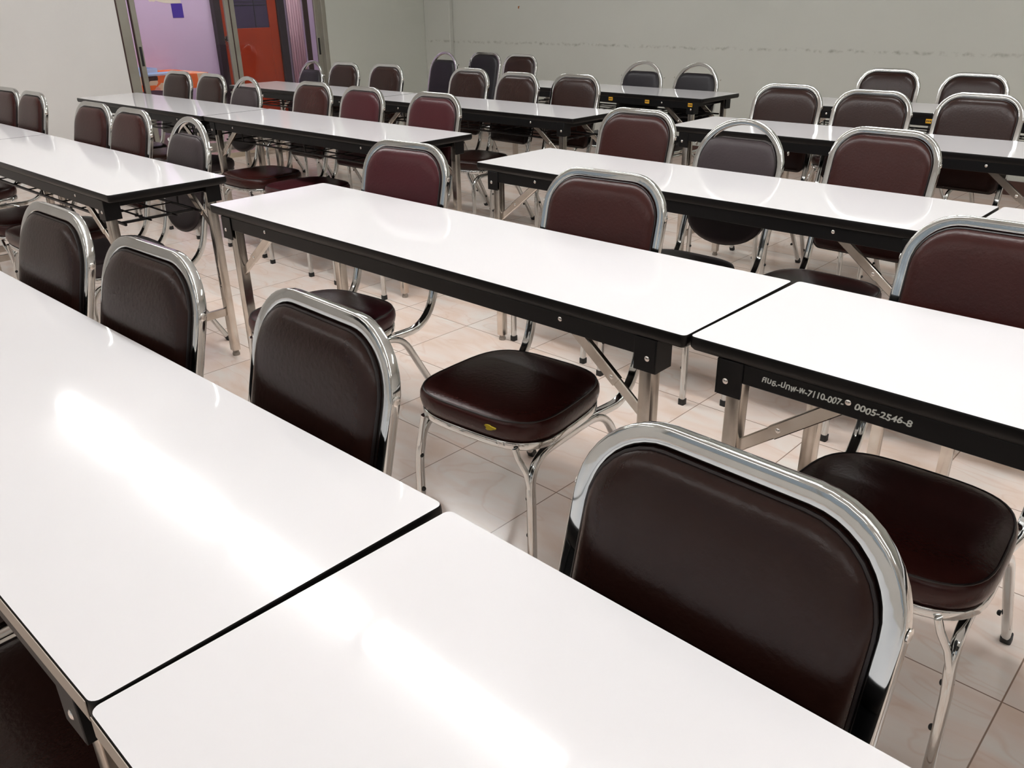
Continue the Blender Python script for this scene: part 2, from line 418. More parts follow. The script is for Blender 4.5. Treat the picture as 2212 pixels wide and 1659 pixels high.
def make_chair(style, ml):
    t = empty('stacking_chair')
    bm = bmesh.new(); sweep(bm, tube_path(style), rrect(0.0240, 0.021, 0.0042, 3), Vector((1, 0, 0)))
    fr = mesh_obj('back_frame', bm, M_CHROME, t, True, 60); fr['label'] = 'bright chrome tube looped round the backrest'
    for s in (-1, 1):
        p = bk(s*0.1945, 0.812, 0.011); bm = bmesh.new(); disc_cyl(bm, p, (s, 0, 0), 0.0075, 0.0028, dome=.5)
        mesh_obj('screw', bm, M_BOLT, fr)
    bm = bmesh.new(); out = back_outline(style)
    prof = [(0.004, 0.024), (0.0, 0.020), (0.0, 0.004), (0.0006, -0.0005), (0.0026, -0.0050), (0.0060, -0.0092), (0.0110, -0.0130), (0.0175, -0.0158), (0.026, -0.0178), (0.040, -0.0193), (0.06, -0.0202), (0.09, -0.0209), (0.125, -0.0212)]
    pad(bm, out, lambda s, z, o: bk(s, z, o), prof)
    b = mesh_obj('backrest', bm, [ml, L_BACK], t, True, 60)
    bm = bmesh.new(); sweep(bm, [bk(s*0.992, 0.69+(z-0.69)*0.995, -0.0015) for s, z in out], circ(0.0028, 6), Vector((0, 1, 0)), closed=True)
    mesh_obj('piping', bm, M_PIPE, b)
    # seat
    so = superell(0.200, 0.192)
    bm = bmesh.new()
    prof = [(0.012, 0.391), (0.004, 0.392), (-0.001, 0.401), (-0.004, 0.416), (-0.003, 0.431), (0.001, 0.440), (0.005, 0.4425), (0.012, 0.446), (0.030, 0.450), (0.060, 0.453), (0.11, 0.4545), (0.16, 0.455)]
    pad(bm, so, lambda x, y, o: (x, y, o), prof)
    s_ = mesh_obj('seat', bm, [ml, L_BACK], t, True, 60)
    bm = bmesh.new(); sweep(bm, [(x*0.978, y*0.978, 0.4425) for x, y in so], circ(0.0025, 6), Vector((0, 0, 1)), closed=True)
    mesh_obj('piping', bm, M_PIPE, s_)
    bm = bmesh.new(); sweep(bm, [(x*0.965, y*0.965, 0.3795) for x, y in so], rrect(0.021, 0.014, 0.004, 2), Vector((0, 0, 1)), closed=True)
    rg = mesh_obj('seat_rim', bm, M_CHROME, t, True, 60); rg['label'] = 'flat chrome rim under the seat cushion'
    # legs: two bent side frames, each split into a front and a rear leg
    for s in (-1, 1):
        x = s*0.178; z = 0.3500
        front = [(s*0.190, -0.168, 0.014), (s*0.189, -0.168, 0.12), (s*0.187, -0.167, 0.22), (s*0.184, -0.165, 0.255)] + bez((s*0.182, -0.163, 0.27), (s*0.178, -0.158, z), (x, -0.075, z), 8) + [(x, 0.0, z), (x, 0.03, z)]
        rear = [(x, 0.03, z), (x, 0.07, z)] + bez((x, 0.09, z), (x+s*.003, 0.155, z), (x+s*.007, 0.187, 0.295), 7) + [(s*0.200, 0.345, 0.014)]
        bm = bmesh.new(); sweep(bm, dedupe(front), rrect(0.019, 0.021, 0.005, 2), Vector((1, 0, 0)))
        sweep(bm, [(s*0.184, -0.166, 0.270), (s*0.172, -0.168, 0.315), (s*0.156, -0.177, 0.352), (s*0.148, -0.179, 0.378)], rrect(0.014, 0.012, 0.003, 2), Vector((0, 1, 0)))
        lf = mesh_obj('leg', bm, M_CHROME, t, True, 60)
        bm = bmesh.new(); sweep(bm, dedupe(rear), rrect(0.019, 0.021, 0.005, 2), Vector((1, 0, 0)))
        lr = mesh_obj('leg', bm, M_CHROME, t, True, 60)
        for leg, p, q in ((lf, Vector((s*0.190, -0.168, 0.0)), Vector((s*0.190, -0.168, 0.022))), (lr, Vector((s*0.2005, 0.3525, 0.0)), Vector((s*0.2, 0.342, 0.022)))):
            bm = bmesh.new(); sweep(bm, [p, q], rrect(0.0225, 0.0245, 0.004, 2), Vector((1, 0, 0)))
            mesh_obj('foot_cap', bm, M_RUB, leg, True, 50)
        for leg, ps in ((lf, [(s*0.180, -0.168, 0.245), (s*0.181, -0.168, 0.14)]), (lr, [(s*0.184, 0.280, 0.115)])):
            for p in ps:
                bm = bmesh.new(); disc_cyl(bm, p, (-s, 0, 0), 0.0065, 0.008, 10, dome=.4)
                mesh_obj('bumper', bm, M_RUB, leg)
    return t

# ------------------------------------------------------------------ the room
XL, YBK, XR, YF, ZC = -7.75, 6.86, 4.6, -3.2, 2.8
bm = bmesh.new(); box(bm, XL-0.12, XR+0.12, YF-0.12, YBK+0.12, -0.10, 0.0)
structure('floor', bm, M_FLOOR, 'glossy cream and pink marble tile floor of the classroom', 'floor')
bm = bmesh.new(); box(bm, XL-0.12, XR+0.12, YF-0.12, YBK+0.12, ZC, ZC+0.10)
structure('ceiling', bm, M_CEIL, 'white ceiling above the rows of tables', 'ceiling')
bm = bmesh.new(); box(bm, XL-0.12, XR+0.12, YBK, YBK+0.12, 0, ZC)
box(bm, XL, XL+0.42, YBK-0.06, YBK, 0, ZC, 0.008, 2)
structure('wall_back', bm, M_WALL, 'pale grey-green back wall with a scuffed line and a corner pilaster', 'wall')
DY0, DY1, DH = 3.335, 5.47, 2.15
bm = bmesh.new()
box(bm, XL-0.12, XL, YF-0.12, DY0, 0, ZC); box(bm, XL-0.12, XL, DY1, YBK, 0, ZC, mi=1); box(bm, XL-0.12, XL, DY0, DY1, DH, ZC)  # stretch past the door opening gets a darker, greener tone
structure('wall_left', bm, [M_WALL_L, M_WALL_G], 'pale left wall with a wide sliding door opening', 'wall')
bm = bmesh.new(); box(bm, XR, XR+0.12, YF-0.12, YBK+0.12, 0, ZC)
structure('wall_right', bm, M_WALL_L, 'plain pale right wall beyond the tables', 'wall')
wb = bpy.data.objects['wall_back']
bm = bmesh.new(); box(bm, -6.352, -6.338, YBK-0.0015, YBK, 1.262, 1.284); box(bm, -6.344, -6.332, YBK-0.0015, YBK, 1.276, 1.286)
o = mesh_obj('paint_mark', bm, mat('rusty_mark', rgb(165, 95, 40), 0.7), wb, False); o['label'] = 'small rusty orange mark on the paint'
bm = bmesh.new()
WN = [(-6.2, -3.8), (-2.9, -0.5), (0.4, 2.8)]  # unseen glazed openings, added to give fill from behind the camera
xs = XL-0.12
for a, b in WN:
    box(bm, xs, a, YF-0.12, YF, 0, ZC); box(bm, a, b, YF-0.12, YF, 0, 0.95); box(bm, a, b, YF-0.12, YF, 2.3, ZC); xs = b
box(bm, xs, XR+0.12, YF-0.12, YF, 0, ZC)
structure('wall_front', bm, M_WALL_L, 'pale front wall behind the camera with three openings added for fill light', 'wall')
for i, (a, b) in enumerate(WN):
    bm = bmesh.new(); y0, y1 = YF-0.09, YF-0.03
    box(bm, a, a+0.05, y0, y1, 0.95, 2.3, 0.003, 1); box(bm, b-0.05, b, y0, y1, 0.95, 2.3, 0.003, 1)
    box(bm, a, b, y0, y1, 0.95, 1.0, 0.003, 1); box(bm, a, b, y0, y1, 2.25, 2.3, 0.003, 1)
    box(bm, (a+b)/2-0.025, (a+b)/2+0.025, y0, y1, 1.0, 2.25, 0.003, 1)
    w = structure('fill_window_%d' % (i+1), bm, M_ALU, 'grey aluminium framed opening added for fill light behind the camera, ' + ['leftmost', 'middle', 'rightmost'][i] + ' of three', 'fill_window')
    bm = bmesh.new(); box(bm, a+0.05, b-0.05, YF-0.064, YF-0.058, 1.0, 2.25)
    mesh_obj('pane', bm, M_GLASS, w, False)
bm = bmesh.new(); box(bm, XL+0.43, XR, YBK-0.012, YBK, 0, 0.10, 0.002, 1)
structure('baseboard_back', bm, M_BASE, 'dark brown skirting along the foot of the back wall', 'skirting')

# sliding door in the left wall
d1 = empty('door_1', (XL-0.06, (DY0+DY1)/2, 0)); tag(d1, 'grey aluminium sliding glass door between the classroom and the lilac room', 'door', kind='structure')
oy = (DY0+DY1)/2
def dpart(name, boxes, m, parent=None, label=None, bev=0.003):
    bm = bmesh.new()
    for b in boxes: box(bm, b[0]-(XL-0.06), b[1]-(XL-0.06), b[2]-oy, b[3]-oy, b[4], b[5], bev, 1)
    o = mesh_obj(name, bm, m, parent or d1, False)
    if label: o['label'] = label
    return o
dpart('door_frame', [(XL-0.11, XL+0.006, DY0+0.012, DY0+0.095, 0, DH), (XL-0.11, XL+0.006, DY1-0.05, DY1, 0, DH), (XL-0.11, XL+0.006, DY0+0.095, DY1-0.05, DH-0.05, DH), (XL-0.12, XL-0.02, DY0+0.095, DY1-0.05, 0.04, 0.056)], M_ALU)
dpart('weather_strip', [(XL-0.10, XL+0.004, DY0, DY0+0.012, 0, DH), (XL-0.115, XL-0.10, 5.275, 5.33, 0.056, DH-0.05)], M_DARKALU, None, 'dark brown strip along the frame', 0.001)
for y0, y1, xc, hy in ((3.462, 4.405, XL-0.035, 3.492), (4.430, 5.425, XL-0.075, 5.395)):
    a, b = xc-0.014, xc+0.014
    s = dpart('sliding_panel', [(a, b, y0+0.008, y0+0.055, 0.06, DH-0.05), (a, b, y1-0.045, y1, 0.06, DH-0.05), (a, b, y0+0.055, y1-0.045, 0.06, 0.13), (a, b, y0+0.055, y1-0.045, DH-0.12, DH-0.05)], M_ALU)
    dpart('glass_pane', [(xc-0.003, xc+0.003, y0+0.055, y1-0.045, 0.13, DH-0.12)], M_GLASS, s, None, 0)
    dpart('edge_seal', [(a+0.002, b-0.002, y0, y0+0.008, 0.06, DH-0.05)], M_DARKALU, s, None, 0)
    dpart('recessed_handle', [(b, b+0.004, hy-0.010, hy+0.012, 0.86, 1.02)], M_RUB, s, 'black recessed pull handle', 0.001)

# the lilac room beyond
XP = -9.3
bm = bmesh.new(); box(bm, XP-0.1, XL-0.12, 1.8, 7.6, -0.1, 0.045); box(bm, XL-0.12, XL+0.15, DY0, DY1, 0.0, 0.045)
bm2 = bmesh.new(); box(bm2, XL+0.15, XL+0.162, DY0, DY1, 0.0, 0.046, 0.002, 1)
structure('floor_annex', bm, M_PINK, 'pink tiled raised floor running into the lilac room', 'floor')
structure('trim_1', bm2, M_STEP, 'cream nosing along the edge of the raised pink floor', 'step trim')
bm = bmesh.new(); box(bm, XP-0.1, XP, 1.8, 7.6, 0.045, 2.75)
structure('wall_annex', bm, M_WALL_P, 'lilac painted wall behind the sliding door', 'wall')
bm = bmesh.new(); box(bm, XP, XL-0.12, 1.7, 1.8, 0.045, 2.75)
structure('wall_annex_left', bm, M_WALL_P, 'lilac end wall of the small room', 'wall')
bm = bmesh.new(); box(bm, XP, XL-0.12, 7.6, 7.7, 0.045, 2.75)
structure('wall_annex_right', bm, M_WALL_P, 'far lilac end wall of the small room', 'wall')
bm = bmesh.new(); box(bm, XP-0.1, XL-0.12, 1.7, 7.7, 2.75, 2.85)
structure('ceiling_annex', bm, M_CEIL, 'white ceiling of the lilac room', 'ceiling')

d2 = empty('door_2', (XP+0.02, 5.49, 0.045)); tag(d2, 'varnished red-brown wooden door with a smoky glazed upper half', 'door', kind='structure')
def part2(name, boxes, m, parent=None, bev=0.004, label=None):
    bm = bmesh.new()
    for b in boxes: box(bm, b[0], b[1], b[2]-5.49, b[3]-5.49, b[4], b[5], bev, 1)
    o = mesh_obj(name, bm, m, parent or d2, False)
    if label: o['label'] = label
    return o
part2('jamb', [(-0.02, 0.06, 5.045, 5.125, 0, 2.12), (-0.02, 0.06, 5.845, 5.94, 0, 2.12), (-0.02, 0.06, 5.125, 5.845, 2.03, 2.12)], M_JAMB)
lf = part2('door_leaf', [(-0.005, 0.03, 5.125, 5.235, 0, 2.03), (-0.005, 0.03, 5.735, 5.845, 0, 2.03), (-0.005, 0.03, 5.235, 5.735, 0, 1.055), (-0.005, 0.03, 5.235, 5.735, 1.93, 2.03)], M_DOOR)
part2('glazing', [(0.008, 0.014, 5.235, 5.735, 1.055, 1.93)], M_DGLASS, lf, 0)
part2('glazing_bar', [(0.012, 0.018, 5.560, 5.566, 1.055, 1.93), (0.012, 0.018, 5.235, 5.735, 1.290, 1.297), (0.012, 0.018, 5.235, 5.735, 1.325, 1.330)], M_RUB, lf, 0)
bm = bmesh.new(); disc_cyl(bm, (0.03, 5.170-5.49, 0.955), (1, 0, 0), 0.033, 0.008, 16); disc_cyl(bm, (0.038, 5.170-5.49, 0.955), (1, 0, 0), 0.014, 0.03, 12)
disc_cyl(bm, (0.062, 5.170-5.49, 0.955), (1, 0, 0), 0.029, 0.032, 18, dome=.5)
k = mesh_obj('door_knob', bm, M_CHROME, lf); k['label'] = 'round chrome door knob'

# curtain beside the wooden door
bm = bmesh.new(); n = 40; r0 = []; r1 = []
for i in range(n+1):
    y = 5.985+0.20*i/n; x = XP+0.05+0.018*math.sin(i*0.95)+0.006*math.sin(i*2.3)
    r0.append(bm.verts.new((x, y, 0.30))); r1.append(bm.verts.new((x, y, 2.3)))
for i in range(n): bm.faces.new((r0[i], r0[i+1], r1[i+1], r1[i]))
M_CURT = mat('mauve_curtain', rgb(222, 186, 200), 0.9, bump=(40, .3, .003))
o = mesh_obj('curtain', bm, M_CURT); tag(o, 'narrow gathered mauve curtain hanging right of the wooden door', 'curtain')
sm = o.modifiers.new('thick', 'SOLIDIFY'); sm.thickness = 0.003
bm = bmesh.new(); sweep(bm, [(XP+0.05, 5.95, 2.305), (XP+0.05, 6.23, 2.305)], circ(0.01, 10), Vector((1, 0, 0)))
for yy in (5.96, 6.22): sweep(bm, [(XP, yy, 2.305), (XP+0.05, yy, 2.305)], circ(0.006, 8), Vector((0, 1, 0)))
tag(mesh_obj('curtain_rod', bm, M_JAMB), 'short dark rod holding the mauve curtain', 'curtain rod')
# poster and torn paper on the lilac wall
bm = bmesh.new(); box(bm, XP, XP+0.003, 4.598, 4.722, 1.227, 1.366)
M_BLUE = mat('deep_blue_paper', rgb(62, 32, 150), 0.6)
tag(mesh_obj('paper_sheet', bm, M_BLUE, None, False), 'deep blue square sheet stuck on the lilac wall', 'paper')
bm = bmesh.new()
pts = [(4.350, 1.62), (4.350, 1.415), (4.372, 1.385), (4.395, 1.392), (4.415, 1.384), (4.44, 1.398), (4.47, 1.386), (4.52, 1.375), (4.60, 1.369), (4.66, 1.368), (4.712, 1.370), (4.712, 1.62)]
f = [bm.verts.new((XP+0.0005, y, z)) for y, z in pts]; g = [bm.verts.new((XP+0.0025, y, z)) for y, z in pts]
bm.faces.new(f[::-1]); bm.faces.new(g)
for i in range(len(pts)): bm.faces.new((f[i], f[(i+1) % len(pts)], g[(i+1) % len(pts)], g[i]))
M_PAPER = mat('cream_paper', rgb(215, 205, 190), 0.8)
tag(mesh_obj('torn_paper', bm, M_PAPER, None, False), 'cream paper with a torn lower edge above the deep blue square', 'paper')

# cloth covered table against the lilac wall
def cloth_mat():
    m, nt, b = new_mat('orange_patchwork_cloth'); N = nt.nodes; L = nt.links
    geo = N.new('ShaderNodeTexCoord'); v = N.new('ShaderNodeTexVoronoi'); v.distance = 'CHEBYCHEV'; v.inputs['Scale'].default_value = 9.0
    L.new(geo.outputs['Object'], v.inputs['Vector'])
    sp = N.new('ShaderNodeSeparateColor'); L.new(v.outputs['Color'], sp.inputs[0])
    r = N.new('ShaderNodeValToRGB'); r.color_ramp.interpolation = 'CONSTANT'; e = r.color_ramp.elements
    e[0].position = 0; e[0].color = rgb(240, 105, 45); e[1].position = 0.42; e[1].color = rgb(225, 190, 165)
    for p, c in ((0.62, rgb(60, 30, 28)), (0.72, rgb(240, 105, 45)), (0.86, rgb(225, 150, 140))):
        k = e.new(p); k.color = c
    L.new(sp.outputs[0], r.inputs['Fac']); L.new(r.outputs['Color'], b.inputs['Base Color']); b.inputs['Roughness'].default_value = 0.8
    return m
M_CLOTH = cloth_mat(); M_DARKWOOD = mat('dark_wood', rgb(60, 32, 25), 0.5)
TX0, TX1, TY0, TY1, TZ = XP+0.01, -8.45, 2.9, 4.46, 0.715
t = empty('side_table', ((TX0+TX1)/2, (TY0+TY1)/2, 0.045)); tag(t, 'dark wooden side table under the orange patterned cloth', 'table')
cx, cy = (TX0+TX1)/2, (TY0+TY1)/2
bm = bmesh.new(); box(bm, TX0-cx, TX1-cx-0.01, TY0-cy+0.01, TY1-cy-0.01, TZ-0.045-0.025, TZ-0.045, 0.003, 1); mesh_obj('tabletop', bm, M_DARKWOOD, t, False)
for sx in (TX0-cx+0.05, TX1-cx-0.06):
    for sy in (TY0-cy+0.06, TY1-cy-0.06):
        bm = bmesh.new(); box(bm, sx-0.022, sx+0.022, sy-0.022, sy+0.022, 0, TZ-0.07, 0.003, 1); mesh_obj('leg', bm, M_DARKWOOD, t, False)
bm = bmesh.new(); N_ = 60
top = TZ+0.004
loop = []
def cl(u):   # outline of three hanging sides
    W1, D1 = TY1-TY0, TX1-TX0
    if u < D1: return (TX0+u, TY0, 0, -1)
    if u < D1+W1: return (TX1, TY0+u-D1, 1, 0)
    return (TX1-(u-D1-W1), TY1, 0, 1)
tot = 2*(TX1-TX0)+(TY1-TY0)
A = []; Bv = []
for i in range(N_+1):
    x, y, nx, ny = cl(min(tot*i/N_, tot-1e-4)); wv = 0.006+0.008*abs(math.sin(i*0.7))
    A.append(bm.verts.new((x+nx*0.003, y+ny*0.003, top))); Bv.append(bm.verts.new((x+nx*wv, y+ny*wv, TZ-0.125-0.006*math.sin(i*1.1))))
for i in range(N_): bm.faces.new((A[i], A[i+1], Bv[i+1], Bv[i]))
bm.faces.new(A)
o = mesh_obj('tablecloth', bm, M_CLOTH, None, False); tag(o, 'orange, cream and black patterned cloth over the side table in the lilac room', 'tablecloth')
md = o.modifiers.new('thick', 'SOLIDIFY'); md.thickness = 0.002; md.offset = 1
M_PBLUE = mat('pale_blue_plastic', rgb(185, 205, 240), 0.4)
def tray(name, x0, x1, y0, y1, z0, h, label):
    bm = bmesh.new(); tk = 0.006
    box(bm, x0, x1, y0, y1, z0, z0+tk); box(bm, x0, x0+tk, y0, y1, z0+tk, z0+h); box(bm, x1-tk, x1, y0, y1, z0+tk, z0+h)
    box(bm, x0+tk, x1-tk, y0, y0+tk, z0+tk, z0+h); box(bm, x0+tk, x1-tk, y1-tk, y1, z0+tk, z0+h)
    tag(mesh_obj(name, bm, M_PBLUE, None, False), label, 'tray')
tray('plastic_basket', -8.98, -8.72, 3.66, 4.05, top+0.004, 0.055, 'small deep pale blue plastic basket at the back of the orange cloth')
tray('plastic_tray', -8.68, -8.47, 3.72, 4.20, top+0.004, 0.018, 'flat pale blue plastic tray at the front edge of the orange cloth')

# ------------------------------------------------------------------ ceiling lights
zt = 2.725
def make_light(tube=None):
    r = empty('ceiling_light'); bm = bmesh.new(); box(bm, -0.575, 0.575, -0.055, 0.055, 0.030, 0.075, 0.006, 2)
    for s in (-1, 1): box(bm, s*0.538-0.006, s*0.538+0.006, -0.062, 0.062, -0.024, 0.072, 0.002, 1)
    mesh_obj('housing', bm, M_WHITE, r, False)
    bm = bmesh.new(); prof = [(0.060*math.cos(a), -0.022*math.sin(a)) for a in [rad(180*k/10) for k in range(11)]] + [(-0.060, 0.028), (0.060, 0.028)]
    A_ = [bm.verts.new((-0.530, y, z)) for y, z in prof]; B_ = [bm.verts.new((0.530, y, z)) for y, z in prof]
    for k in range(len(prof)): bm.faces.new((A_[k], A_[(k+1) % len(prof)], B_[(k+1) % len(prof)], B_[k]))
    bm.faces.new(A_); bm.faces.new(B_[::-1])
    mesh_obj('diffuser', bm, tube or M_TUBE, r)
    return r
lt = make_light()
LXs = [-5.42+1.167*i for i in range(8)]
ordn = ['leftmost', 'second from the left', 'third from the left', 'fourth from the left', 'fifth from the left', 'sixth from the left', 'seventh from the left', 'rightmost']
for i, x in enumerate(LXs):
    o = lt if i == 0 else dup(lt)
    o.location = (x, 1.665, zt); tag(o, 'lit fluorescent ceiling light, %s in its row' % ordn[i], 'ceiling light', 'row of fluorescent ceiling lights')
ordn = ['leftmost', 'second from the left', 'third from the left', 'rightmost']
for i, x in enumerate([-5.9, -4.2, -1.6, 1.2]):  # unseen row, added to brighten the back wall, left wall and floor
    o = dup(lt); o.location = (x, 3.95, zt); tag(o, 'ceiling fill light added nearer the back wall, %s in its row' % ordn[i], 'ceiling light', 'far row of added fill lights')
ordn = ['leftmost', 'second from the left', 'middle', 'fourth from the left', 'rightmost']
lt2 = make_light(M_TUBE2)
for i, x in enumerate([-4.9, -3.4, -1.9, -0.4, 1.1]):
    o = lt2 if i == 0 else dup(lt2); o.location = (x, -1.6, zt); tag(o, 'dimly lit fluorescent ceiling light behind the camera, %s in its row' % ordn[i], 'ceiling light', 'rear row of fluorescent ceiling lights')
for yy, nm in ((3.7, 'nearer'), (5.3, 'farther')):
    o = dup(lt); o.location = (-8.3, yy, 2.675); o.rotation_euler = (0, 0, rad(90)); tag(o, 'lit fluorescent light on the lilac room ceiling, the %s of two' % nm, 'ceiling light')

# ------------------------------------------------------------------ tables
T1 = make_table(False); T2 = make_table(True)
TABLES = [  # key, x, y, rot, rack, label
 ('A', -1.584, 0.3563, 0.75, 0, 'glossy white folding table in the lower left, left of the widening black gap'),
 ('B', 0.2215, 0.3543, -0.62, 0, 'glossy white folding table at the bottom, right of the widening black gap'),
 ('C', -1.6735, 1.5137, 0.31, 0, 'white folding table in the middle of the view, shown whole with both ends visible'),
 ('D', 0.131, 1.5205, -0.41, 0, 'white folding table at the right with silver handwriting on its black side rail'),
 ('E', -3.8737, 1.3502, 0.03, 1, 'white folding table at the left whose near corner stands above the two brown chairs'),
 ('F', -5.676, 1.351, 0.0, 1, 'white folding table running out of the left edge of the photo'),
 ('G', -1.539, 2.596, -0.16, 0, 'white folding table beyond the middle table with a grey arched chair behind it'),
 ('H', 0.268, 2.598, -0.1, 0, 'white folding table at the right edge, beyond a thin dark seam'),
 ('I', -3.9087, 2.6852, 0.385, 1, 'white folding table with a wire rack, three reddish chairs behind it'),
 ('J', -5.714, 2.6656, 0.35, 1, 'white folding table in front of the sliding door, its end against the pale left wall'),
 ('K', -1.5188, 3.9557, 0.71, 0, 'white folding table in the upper right with three brown chairs behind it'),
 ('L', -3.8634, 3.8544, -0.05, 1, 'white folding table in the upper middle, right one of the far left pair'),
 ('O', -5.671, 3.848, 0.2, 1, 'white folding table just in front of the red-brown wooden door'),
 ('M', -3.8073, 5.1076, -1.3, 1, 'white folding table near the back wall with three yellow stickers on its rail'),
 ('N', -1.55, 5.172, 0.5, 1, 'white folding table in the farthest right row with one yellow sticker on its rail'),
]
used = set(); TO = {}
for k, x, y, r, rk, lb in TABLES:
    src = T2 if rk else T1
    o = src if rk not in used else dup(src); used.add(rk)
    o.location = (x, y, 0); o.rotation_euler = (0, 0, rad(r)); TO[k] = o
    tag(o, lb, 'table', 'rows of white folding tables')

for k in 'AB':  # thin grey-beige strip laid over the near edge of both front tables
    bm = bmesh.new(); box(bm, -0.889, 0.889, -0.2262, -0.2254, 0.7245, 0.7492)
    e_ = mesh_obj('edge_strip', bm, mat('beige_edging', rgb(172, 160, 148), 0.5), TO[k], False); e_['label'] = 'grey-beige edge strip along the near side'
# yellow stickers
def sticker(key, xw, w=0.032):
    t = TO[key]; x = xw - t.location.x; bm = bmesh.new(); z = 0.708
    box(bm, x-w/2, x+w/2, -0.2262, -0.2215, z-0.011, z+0.011)
    s = mesh_obj('sticker', bm, M_YELLOW, t, False); s['label'] = 'small yellow sticker on the black rail'
    bm = bmesh.new()
    for i in range(3):
        xx = x-w*0.28+i*w*0.28; box(bm, xx-0.003, xx+0.003, -0.2266, -0.2262, z-0.004, z+0.005)
    mesh_obj('sticker_writing', bm, M_BLACK_INK, s, False)
for xx in (-3.647, -3.338, -2.998): sticker('M', xx)
sticker('N', -1.56)

# handwriting
import os
def writing(key, text, x0, x1, ztop, y, name, ink, h, vertical=False, label=''):
    cu = bpy.data.curves.new(name, 'FONT'); cu.body = text; cu.size = h; cu.offset = 0.0004; cu.extrude = 0.0002
    cu.shear = 0.15; cu.space_character = 1.0
    to = bpy.data.objects.new('tmp', cu); C.objects.link(to)
    bpy.context.view_layer.update()
    me = bpy.data.meshes.new_from_object(to.evaluated_get(bpy.context.evaluated_depsgraph_get()))
    bpy.data.objects.remove(to)
    xs = [v.co.x for v in me.vertices]
    if not xs: return
    k = (x1-x0)/(max(xs)-min(xs))
    rr = random.Random(3)
    for v in me.vertices:
        u = (v.co.x-min(xs))*k; wz = v.co.y + 0.0009*math.sin(u*190)+0.0005*math.sin(u*510)
        if vertical: v.co = Vector((wz+x0*0, v.co.z, 0)) if False else Vector((x0*0+wz, v.co.z, -u))
        else: v.co = Vector((u, -v.co.z, wz))
    me.materials.append(ink)
    o = bpy.data.objects.new(name, me); link(o, TO[key]); o['label'] = label
    return o
t = TO['D']
w = writing('D', 'ศบธ.-ปทพ-พ-7110-007-', 0, 0.152, 0, 0, 'handwriting', M_SILVER_INK, 0.017, label='silver handwritten inventory code, first half')
w.location = (-0.613-t.location.x, -0.2206, 0.699)
w = writing('D', '0005-2546-8', 0, 0.095, 0, 0, 'handwriting', M_SILVER_INK, 0.0165, label='silver handwritten inventory code, second half')
w.location = (-0.442-t.location.x, -0.2206, 0.699)
t = TO['E']
w = writing('E', 'ศบธ.-ปทพ-ท-007-007-1', 0, 0.20, 0, 0, 'handwriting', M_BLACK_INK, 0.011, True, label='tiny black handwritten code running down the leg')
w.location = (LX-0.006, 0.193-0.0166, 0.50)

